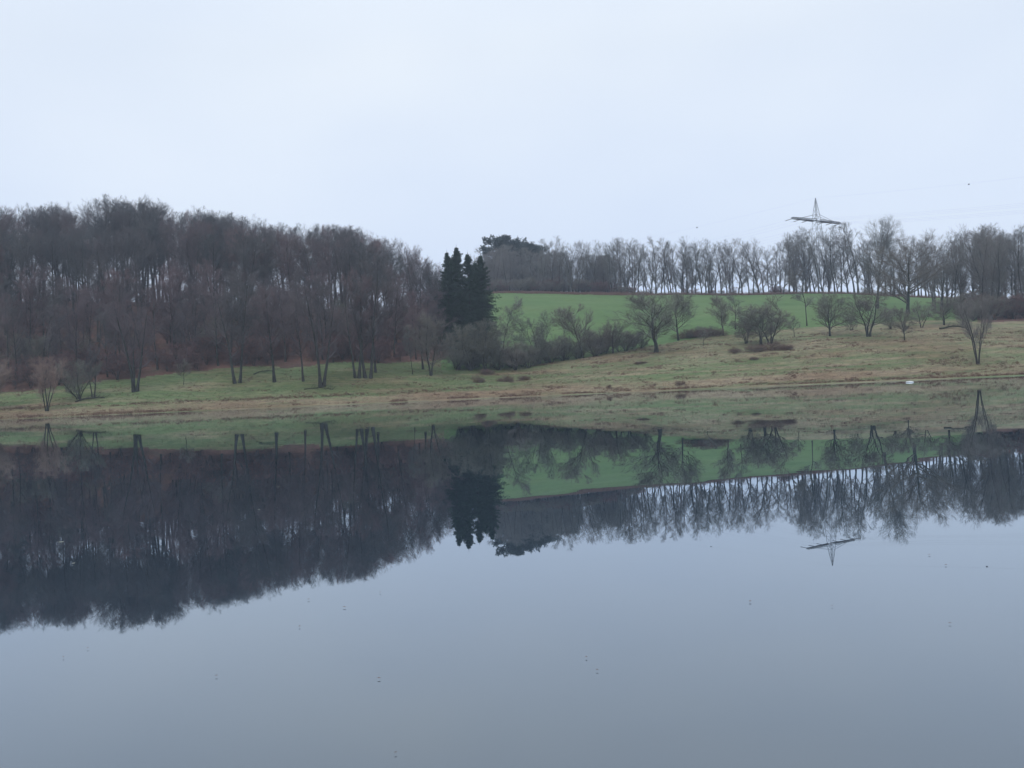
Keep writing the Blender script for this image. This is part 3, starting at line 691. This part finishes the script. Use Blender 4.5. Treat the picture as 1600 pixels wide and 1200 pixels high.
def mat_grass(name, stops):
    mt, nt, b = new_mat(name)
    nt.links.new(ramp(nt, noise(nt, .35, 4, .6), stops), b.inputs['Base Color']); return mt
M_GDRY = mat_grass('dry_grass_blades', [(.3, (.17, .125, .09)), (.55, (.27, .21, .145)), (.75, (.22, .155, .11))])
M_GGRN = mat_grass('green_grass_blades', [(.3, (.07, .09, .045)), (.55, (.10, .125, .06)), (.75, (.14, .145, .08))])
M_GRED = mat_grass('dead_bracken', [(.3, (.085, .050, .042)), (.6, (.125, .068, .050)), (.8, (.10, .075, .055))])
def scatter(N, seed, d0=-1, d1=60):
    gg = np.random.default_rng(seed); a = -60 + 1720 * gg.random(N); ds = np.interp(a, [p[0] for p in PROF], [p[1] for p in PROF])
    D = ds + d0 + (d1 - d0) * gg.random(N) ** 1.3
    X = (a - 800) / F * D; Z = terr(X, D)
    lim = np.where(a < 700, forest_edge(a), hedge_D(a)); ok = (Z > .02) & (D < lim + 1)
    return a[ok], X[ok], D[ok], Z[ok], gg.random(ok.sum())
a, X, Y, Z, q = scatter(26000, 1); k = q < dryness(X, Y, Z) * (.3 + 1.0 * fbm(X / 5, Y / 2.5, 8))
tuft_cloud('dry_grass', X[k], Y[k], .18, .5, 6, .022, M_GDRY, 'straw coloured dry grass along the shore and meadow', 'grass')
a, X, Y, Z, q = scatter(26000, 2); k = q > dryness(X, Y, Z) + .15
tuft_cloud('green_grass', X[k], Y[k], .12, .32, 6, .02, M_GGRN, 'short green winter grass over the meadow', 'grass')
a, X, Y, Z, q = scatter(60000, 3)
w = np.clip((a - 640) / 200, 0, 1); line_h = 1.75 + .5 * (fbm(X / 20, Y / 20, 5) - .5) + .5 * w
band = np.exp(-((Z - line_h) / .22) ** 2) * (fbm(X / 6, Y / 6, 6) > .42) * (1 - .75 * w)
band2 = np.exp(-((Z - .22) / .14) ** 2) * (fbm(X / 5, Y / 9, 16) > .45)
patch = (fbm(X / 3.2, Y / 2.2, 26) > .63) * (.35 + .65 * w) * .5
k = q < np.maximum(np.maximum(band, band2 * .8), patch)
tuft_cloud('dead_bracken', X[k], Y[k], .25, .6, 7, .026, M_GRED, 'reddish brown dead bracken in low strips along the bank', 'bracken', .9)

gg = np.random.default_rng(31); a = 740 + 290 * gg.random(5000); D = 378 + 9 * gg.random(5000); X = (a - 800) / F * D
tuft_cloud('dead_grass', X, D, .3, .7, 5, .05, M_GRED, 'reddish dead grass strip along the upper left edge of the green field', 'grass', .6)

gg = np.random.default_rng(33); a = 960 + 560 * gg.random(9000); D = 387 + 9 * gg.random(9000); X = (a - 800) / F * D
k = gg.random(9000) < .25 + .9 * fbm(a / 14, D / 40, 63)
tuft_cloud('crest_undergrowth', X[k], D[k], .5, 1.5, 5, .035, M_GRED, 'brown undergrowth at the feet of the trees along the field crest', 'undergrowth', .45)

# ------------------------------------------------------------------ logs and branches on the ground
def log(name, u0_, v0_, u1_, v1_, r, label, twigs=0, mat=M_LOG):
    p0 = np.array(place(u0_, v0_)); p1 = np.array(place(u1_, v1_)); 
    if abs(p0[1] - p1[1]) > 9: p1[1] = p0[1] + np.sign(p1[1] - p0[1]) * 6; p1[0] = (u1_ - 800) / F * p1[1]; p1[2] = terr(p1[0], p1[1])
    gg = np.random.default_rng(int(u0_)); k = 6; t = np.linspace(0, 1, k + 1)[:, None]
    P = p0 + (p1 - p0) * t; P[:, 2] = terr(P[:, 0], P[:, 1]) + r * .7 + .25 * np.sin(t[:, 0] * 3.1) * (twigs > 0)
    P += gg.normal(size=P.shape) * [.05, .05, .04]; base = P[0].copy()
    o = empty(name, tuple(base)); mb = MB(); mb.tubes((P - base)[None], (r * (1 - .55 * t[:, 0]))[None], 7)
    obj('stem', mb.mesh('stem', mat, True), o)
    if twigs:
        mb = MB(); PP, DD, tt, rr, pi = spawn((P - base)[None], np.ones((1, k + 1)) * .05, twigs, .2, 1, 25, 70, gg); DD[:, 2] = np.abs(DD[:, 2])
        l = polyline(PP, DD, .5 + 1.2 * gg.random(twigs), 3, .2, 0, gg); mb.tubes(l, np.array([[.035, .028, .02, .01]]).repeat(twigs, 0), 4)
        PP, DD, tt, rr, pi = spawn(l, np.ones((twigs, 4)), 6, .2, 1, 25, 60, gg); mb.spikes(PP, DD, .3 + .5 * gg.random(len(PP)), .012)
        obj('branches', mb.mesh('branches', mat), o)
    return tag(o, label, 'log' if not twigs else 'branch')
log('fallen_log', 1468, 515, 1512, 513, .24, 'mossy fallen log lying before the right wood', 34)
log('fallen_branch', 475, 609, 520, 609, .09, 'dead branch pile under the stout fanning tree', 22)
log('fallen_branch', 118, 629, 163, 622, .16, 'dark fallen branch at the foot of the fanning shrub', 12)
log('fallen_branch', 396, 586, 426, 581, .12, 'leaning dead branch near the straight single-trunk tree', 4)

# ------------------------------------------------------------------ pylon and power lines
pa, pD = 1287, 405
px_, py_, pz_ = at(pa, pD)
ptop = (Lline(1275) - 309) / F * pD + CAM_H * (1 - pD / 181)
PH = ptop - pz_
arm_dir = np.array([.80, .60, 0]); run = np.array([-.83, .557, 0])
yaw = math.atan2(arm_dir[1], arm_dir[0])
py = empty('pylon', (px_, py_, pz_), yaw)      # local x runs along the crossarm
tag(py, 'steel lattice electricity pylon rising above the tree line with one wide crossarm', 'pylon')
zarm = PH - 9.3
def halfw(z): return np.interp(z, [0, zarm, zarm + 2.6, PH], [2.9, 1.15, .95, .06])
def bars(segs, r):
    mb = MB(); S = np.array(segs, float); mb.tubes(S, np.full((len(S), 2), r), 4); return mb
corners = [(1, 1), (1, -1), (-1, -1), (-1, 1)]
zs = [0]; 
while zs[-1] < zarm - 1: zs.append(min(zarm, zs[-1] + 2.1 * float(halfw(zs[-1]))))
zs[-1] = zarm; zs += [zarm + 2.6, zarm + 4.6, zarm + 6.4, zarm + 8.0, PH - .1]
for (sx, sy) in corners:
    mb = MB(); P = np.array([[[sx * halfw(z), sy * halfw(z), z] for z in zs]]); mb.tubes(P, np.full((1, len(zs)), .08), 4)
    obj('leg', mb.mesh('leg', M_STEEL), py)
sg = []
for i in range(len(zs) - 1):
    w0, w1 = float(halfw(zs[i])), float(halfw(zs[i + 1]))
    for c in range(4):
        p, q = corners[c], corners[(c + 1) % 4]
        sg.append([[p[0] * w0, p[1] * w0, zs[i]], [q[0] * w1, q[1] * w1, zs[i + 1]]]); sg.append([[q[0] * w0, q[1] * w0, zs[i]], [p[0] * w1, p[1] * w1, zs[i + 1]]])
        sg.append([[p[0] * w1, p[1] * w1, zs[i + 1]], [q[0] * w1, q[1] * w1, zs[i + 1]]])
obj('bracing', bars(sg, .032).mesh('bracing', M_STEEL), py)
AL = 15.5
for sd in (-1, 1):
    sg = []; n = 12
    for sy in (-1, 1):
        xs = np.linspace(1.15, AL, n); yy = np.interp(xs, [1.15, AL], [1.15, .25]) * sy
        for i in range(n - 1):
            sg.append([[sd * xs[i], yy[i], zarm], [sd * xs[i + 1], yy[i + 1], zarm]])
            sg.append([[sd * xs[i], yy[i], zarm + .75], [sd * xs[i + 1], yy[i + 1], zarm + .75 * (1 - i / n * .5)]])
            sg.append([[sd * xs[i], yy[i], zarm + .75], [sd * xs[i + 1], yy[i + 1], zarm]])
            sg.append([[sd * xs[i], yy[i], zarm], [sd * xs[i + 1], -yy[i + 1], zarm]])
    obj('crossarm', bars(sg, .10).mesh('crossarm', M_STEEL), py)
    st = [[[sd * .9, sy * .9, zarm + 2.6], [sd * AL * .62, sy * .55, zarm + .75]] for sy in (-1, 1)]
    obj('stay', bars(st, .07).mesh('stay', M_STEEL), py)
att = []
c_, s_ = math.cos(-yaw), math.sin(-yaw); lrun = np.array([c_ * run[0] - s_ * run[1], s_ * run[0] + c_ * run[1], 0])
for sd in (-1, 1):
    for xx in (5.2, 10.2, AL - .2):
        for dr in (1, -1):                       # tension strings pulled out along both spans
            mb = MB(); tt = np.linspace(0, 1, 16); rr = np.where(np.arange(16) % 2 == 0, .06, .17)
            P = np.array([sd * xx, 0, zarm])[None] + tt[:, None] * (dr * lrun * 2.6 + np.array([0, 0, -.45]))[None]
            mb.tubes(P[None], rr[None], 6); obj('insulator', mb.mesh('insulator', M_CERAMIC, True), py)
        att.append((sd * xx, zarm - .45))
def wire(p, q, sag, r, n=40):
    t = np.linspace(0, 1, n)[:, None]; P = p + (q - p) * t; P[:, 2] -= sag * 4 * (t * (1 - t))[:, 0]; return P
base = np.array([px_, py_, pz_])
SPAN = 330.
wlab = ['leftmost conductor from the crossarm tip', 'second conductor from the left on the crossarm', 'third conductor from the left on the crossarm', 'fourth conductor, first right of the tower', 'fifth conductor, second right of the tower', 'rightmost conductor from the far crossarm tip']
order = sorted(range(6), key=lambda i: att[i][0])
for k_, i in enumerate(order):
    p = base + arm_dir * att[i][0] + np.array([0, 0, att[i][1]])
    P = np.concatenate([wire(p + run * 2.6, p + run * SPAN + [0, 0, -8], 9, 0)[::-1], np.array([p + [0, 0, -.9]]), wire(p - run * 2.6, p - run * SPAN * .95 + [0, 0, 8], 9, 0)])
    mb = MB(); mb.tubes((P - p)[None], np.full((1, len(P)), .009), 4); o = obj('power_line', mb.mesh('power_line', M_WIRE)); o.location = p
    tag(o, wlab[k_] + ' of the pylon', 'cable', 'conductors of the power line')
p = base + np.array([0, 0, PH])
E1 = wire(p, p + run * SPAN + [0, 0, -9], 7, 0); E2 = wire(p, p - run * SPAN * .95 + [0, 0, 8], 7, 0)
P = np.concatenate([E1[::-1], E2[1:]])
mb = MB(); mb.tubes((P - p)[None], np.full((1, len(P)), .008), 4); o = obj('earth_wire', mb.mesh('earth_wire', M_WIRE)); o.location = p
tag(o, 'thin earth wire running over the peak of the pylon', 'cable')
def marker_mesh():
    mb = MB(); n = 7; th = np.linspace(-1.5, 1.5, n); mb.tubes(np.stack([0 * th, 0 * th, .26 * np.sin(th)], 1)[None], (.26 * np.cos(th) + .01)[None], 8)
    mb.box((0, 0, 0), (.4, .05, .05)); return mb.mesh('marker_ball', M_STEEL, True)
MK = marker_mesh()
def project(Pw):
    d = np.asarray(Pw) - [0, 0, CAM_H]; zf = d @ np.array(fw); return 800 + F * (d @ np.array(cr)) / zf, 600 - F * (d @ np.array(cu)) / zf
for E, u_, lb in ((E1, 680, 'small dark marker ball on the wire above the spruces'), (E1, 943, 'small dark marker ball on the wire above the crest trees'), (E1, 1099, 'small dark marker ball on the wire just left of the pylon'), (E2, 1521, 'small dark marker ball on the wire above the right wood')):
    uu, vv = project(E); k_ = int(np.argmin(np.abs(uu - u_)))
    o = obj('marker_ball', MK); o.location = E[k_] - [0, 0, .3]; o.rotation_euler = (0, 0, math.atan2(run[1], run[0])); tag(o, lb, 'wire marker', 'markers on the earth wire')

# ------------------------------------------------------------------ things floating on the lake
def float_pos(u, v, z=.004):
    d = ray(u, v); t = (z - CAM_H) / d[2]; return (float(d[0] * t), float(d[1] * t), z)
def leaf_mesh(mat, seed):
    gg = np.random.default_rng(seed); nx, ny = 7, 3; V = []
    for lay in (0, 1):
        for i in range(nx):
            s = i / (nx - 1); w = math.sin(math.pi * (0.04 + .92 * s)) ** .8 * .34
            for j in range(ny):
                y = (j - 1) * w; V.append([s - .5, y, .10 * (s - .5) ** 2 * 4 + .25 * abs(y) + .02 * gg.random() - (.02 if lay else 0)])
    q = []; n2 = nx * ny
    for i in range(nx - 1):
        for j in range(ny - 1):
            a_ = i * ny + j; q.append([a_, a_ + ny, a_ + ny + 1, a_ + 1]); q.append([n2 + a_, n2 + a_ + 1, n2 + a_ + ny + 1, n2 + a_ + ny])
    mb = MB(); mb.add(V, q); mb.tubes(np.array([[[-.5, 0, .1], [-.7, .03, .12], [-.85, .08, .14]]]), np.array([[.022, .018, .012]]), 4); return mb.mesh('floating_leaf', mat)
LM = [leaf_mesh(M_LEAF, i) for i in range(3)]; LP = [leaf_mesh(M_PALE, 9)]
for i, (u, v, s) in enumerate([(592, 1059, 5), (1172, 939, 5), (1484, 973, 4), (137, 1012, 3), (99, 1026, 3), (338, 1055, 4), (468, 978, 4), (538, 948, 5), (482, 936, 4), (594, 925, 3), (618, 1175, 4), (916, 1026, 4), (933, 1046, 4), (1300, 946, 3), (1452, 866, 4), (1478, 882, 4)]):
    p = float_pos(u, v); dist = math.dist(p, (0, 0, CAM_H)); sc = s / F * dist * 1.3
    o = obj('floating_leaf', LM[i % 3]); o.location = p; o.scale = (sc * .8, sc * .8, sc * .25); o.rotation_euler = (0, 0, i * 1.3)
    tag(o, 'tiny dark leaf floating alone on the sky-reflecting water', 'leaf', 'dark leaves floating on the lake')
for i, (u, v, s, lb) in enumerate([(96, 847, 6, 'pale floating leaf brightest on the dark forest reflection at left'), (435, 760, 3, 'tiny pale leaf in the middle of the dark forest reflection'), (405, 796, 3, 'tiny pale leaf just below another on the forest reflection'), (115, 880, 4, 'faint pale leaf below the brightest one at left'), (1367, 652, 6, 'pale sliver floating on the meadow reflection at right')]):
    p = float_pos(u, v); dist = math.dist(p, (0, 0, CAM_H)); sc = s / F * dist * 1.2
    o = obj('floating_leaf', LP[0]); o.location = p; o.scale = (sc, sc, sc * .4); o.rotation_euler = (0, 0, .4 * i); tag(o, lb, 'leaf', 'pale leaves floating on the lake')
# white float at the far shore
p = float_pos(1421, 597.5, 0.0); yy = min(p[1], 172.0); xx = (1421 - 800) / F * yy
mb = MB(); t = np.linspace(0, 1, 11); rr = .085 * np.array([.05, .55, .85, 1, 1, 1, 1, 1, .85, .6, .05]); mb.tubes(np.stack([(t - .5) * .95, 0 * t, .05 + 0 * t], 1)[None], rr[None], 10)
o = empty('white_float', (xx, yy, 0), .1); obj('body', mb.mesh('body', M_WHITE, True), o)
mb = MB(); mb.tubes(np.array([[[-.06, 0, .05], [.06, 0, .05]]]), np.array([[.098, .098]]), 10); obj('collar', mb.mesh('collar', M_WHITE, True), o)
tag(o, 'small white elongated float at the waterline before the right meadow', 'float')

# ------------------------------------------------------------------ haze
mt = bpy.data.materials.new('haze_air'); mt.use_nodes = True; nt = mt.node_tree; nt.nodes.clear()
out = nt.nodes.new('ShaderNodeOutputMaterial'); pv = nt.nodes.new('ShaderNodeVolumePrincipled')
pv.inputs['Density'].default_value = 0.00036; pv.inputs['Color'].default_value = (.70, .82, 1.0, 1); pv.inputs['Anisotropy'].default_value = 0.0
pv.inputs['Density Attribute'].default_value = ''
nt.links.new(pv.outputs[0], out.inputs['Volume'])
mb = MB(); mb.box((0, 300, 40), (1010, 612, 44)); o = obj('haze', mb.mesh('haze', mt)); tag(o, 'thin pale winter haze filling the valley', 'haze', kind='stuff')

# ------------------------------------------------------------------ labels that single out each of the many alike
ORD = 'first second third fourth fifth sixth seventh eighth ninth tenth eleventh twelfth thirteenth fourteenth fifteenth sixteenth seventeenth eighteenth nineteenth twentieth'.split()
ORD += ['twenty-' + w for w in ORD[:9]] + ['thirtieth'] + ['thirty-' + w for w in ORD[:9]] + ['fortieth']
LEFT = [(73, 'the willow nearest the waterline'), (211, 'the lone three-stemmed tree'), (371, 'the tall V-stemmed tree'), (502, 'the stout fanning tree'), (575, 'the thick dark tree'), (640, 'the thin leaning young tree')]
RIGHT = [(790, 'the tallest far pine'), (911, 'the open forked tree'), (1025, 'the broad spreading tree'), (1204, 'the dense bush clump'), (1280, 'the pylon'), (1376, 'the fan-crowned tree'), (1423, 'the big oak')]
HEDGE = [(786, 'the slim leaning tree'), (842, 'the round hedge tree'), (911, 'the open forked tree'), (1025, 'the broad spreading tree'), (1204, 'the dense bush clump'), (1297, 'the oval bush tree'), (1413, 'the lollipop tree')]
EDGE = [(1423, 'the big oak'), (1528, 'the lone right willow')]
def single_out(key, base, marks):
    obs = [o for o in COL.objects if o.parent is None and str(o.get('label', '')).startswith(key)]
    rows = sorted((float(project(np.array(o.location))[0]), o.name) for o in obs)
    cnt = {}
    before = [r for r in rows if r[0] < marks[0][0]]
    for i, (u, nm) in enumerate(reversed(before)): bpy.data.objects[nm]['label'] = f'{base}, {ORD[i]} left of {marks[0][1]}'
    for u, nm in rows:
        if u < marks[0][0]: continue
        mk = [m_ for m_ in marks if m_[0] <= u][-1]; cnt[mk[1]] = cnt.get(mk[1], -1) + 1
        bpy.data.objects[nm]['label'] = f'{base}, {ORD[min(cnt[mk[1]], len(ORD) - 1)]} right of {mk[1]}'
bpy.context.view_layer.update()
single_out('tall bare tree along the crest', 'bare crest tree of the left wood', LEFT)
single_out('slender tree squeezed', 'slender bare tree among left crest trees', LEFT)
single_out('bare tree halfway', 'bare mid-slope tree of the left wood', LEFT)
single_out('bare brownish tree low', 'bare brownish lower tree of left wood', LEFT)
single_out('low shrub holding rust', 'rust brown shrub edging the left wood', LEFT)
single_out('shrub of the understorey', 'understorey shrub inside the left wood', LEFT)
single_out('bare tree in the row', 'bare tree of the field crest row', RIGHT)
single_out('bare tree in the second row', 'second-row tree behind the field crest', RIGHT)
single_out('hazy bare tree', 'hazy bare tree of the far wood', RIGHT)
single_out('brownish shrub along', 'brownish shrub on the upper field edge', RIGHT)
single_out('low dark shrub filling', 'low dark shrub in the field hedge', HEDGE)
single_out('tall bare tree crowded', 'tall bare tree in the right wood', EDGE)
single_out('thin bare tree in the gap', 'thin bare tree before the right wood', EDGE)
single_out('shrub crowding the foot', 'shrub at the foot of right wood', EDGE)
fl = sorted((float(project(np.array(o.location))[0]), o.name) for o in COL.objects if str(o.get('label', '')).startswith('tiny dark leaf floating'))
for i, (u, nm) in enumerate(fl): bpy.data.objects[nm]['label'] = f'tiny dark leaf floating on the lake, {ORD[i]} of the specks from the left'
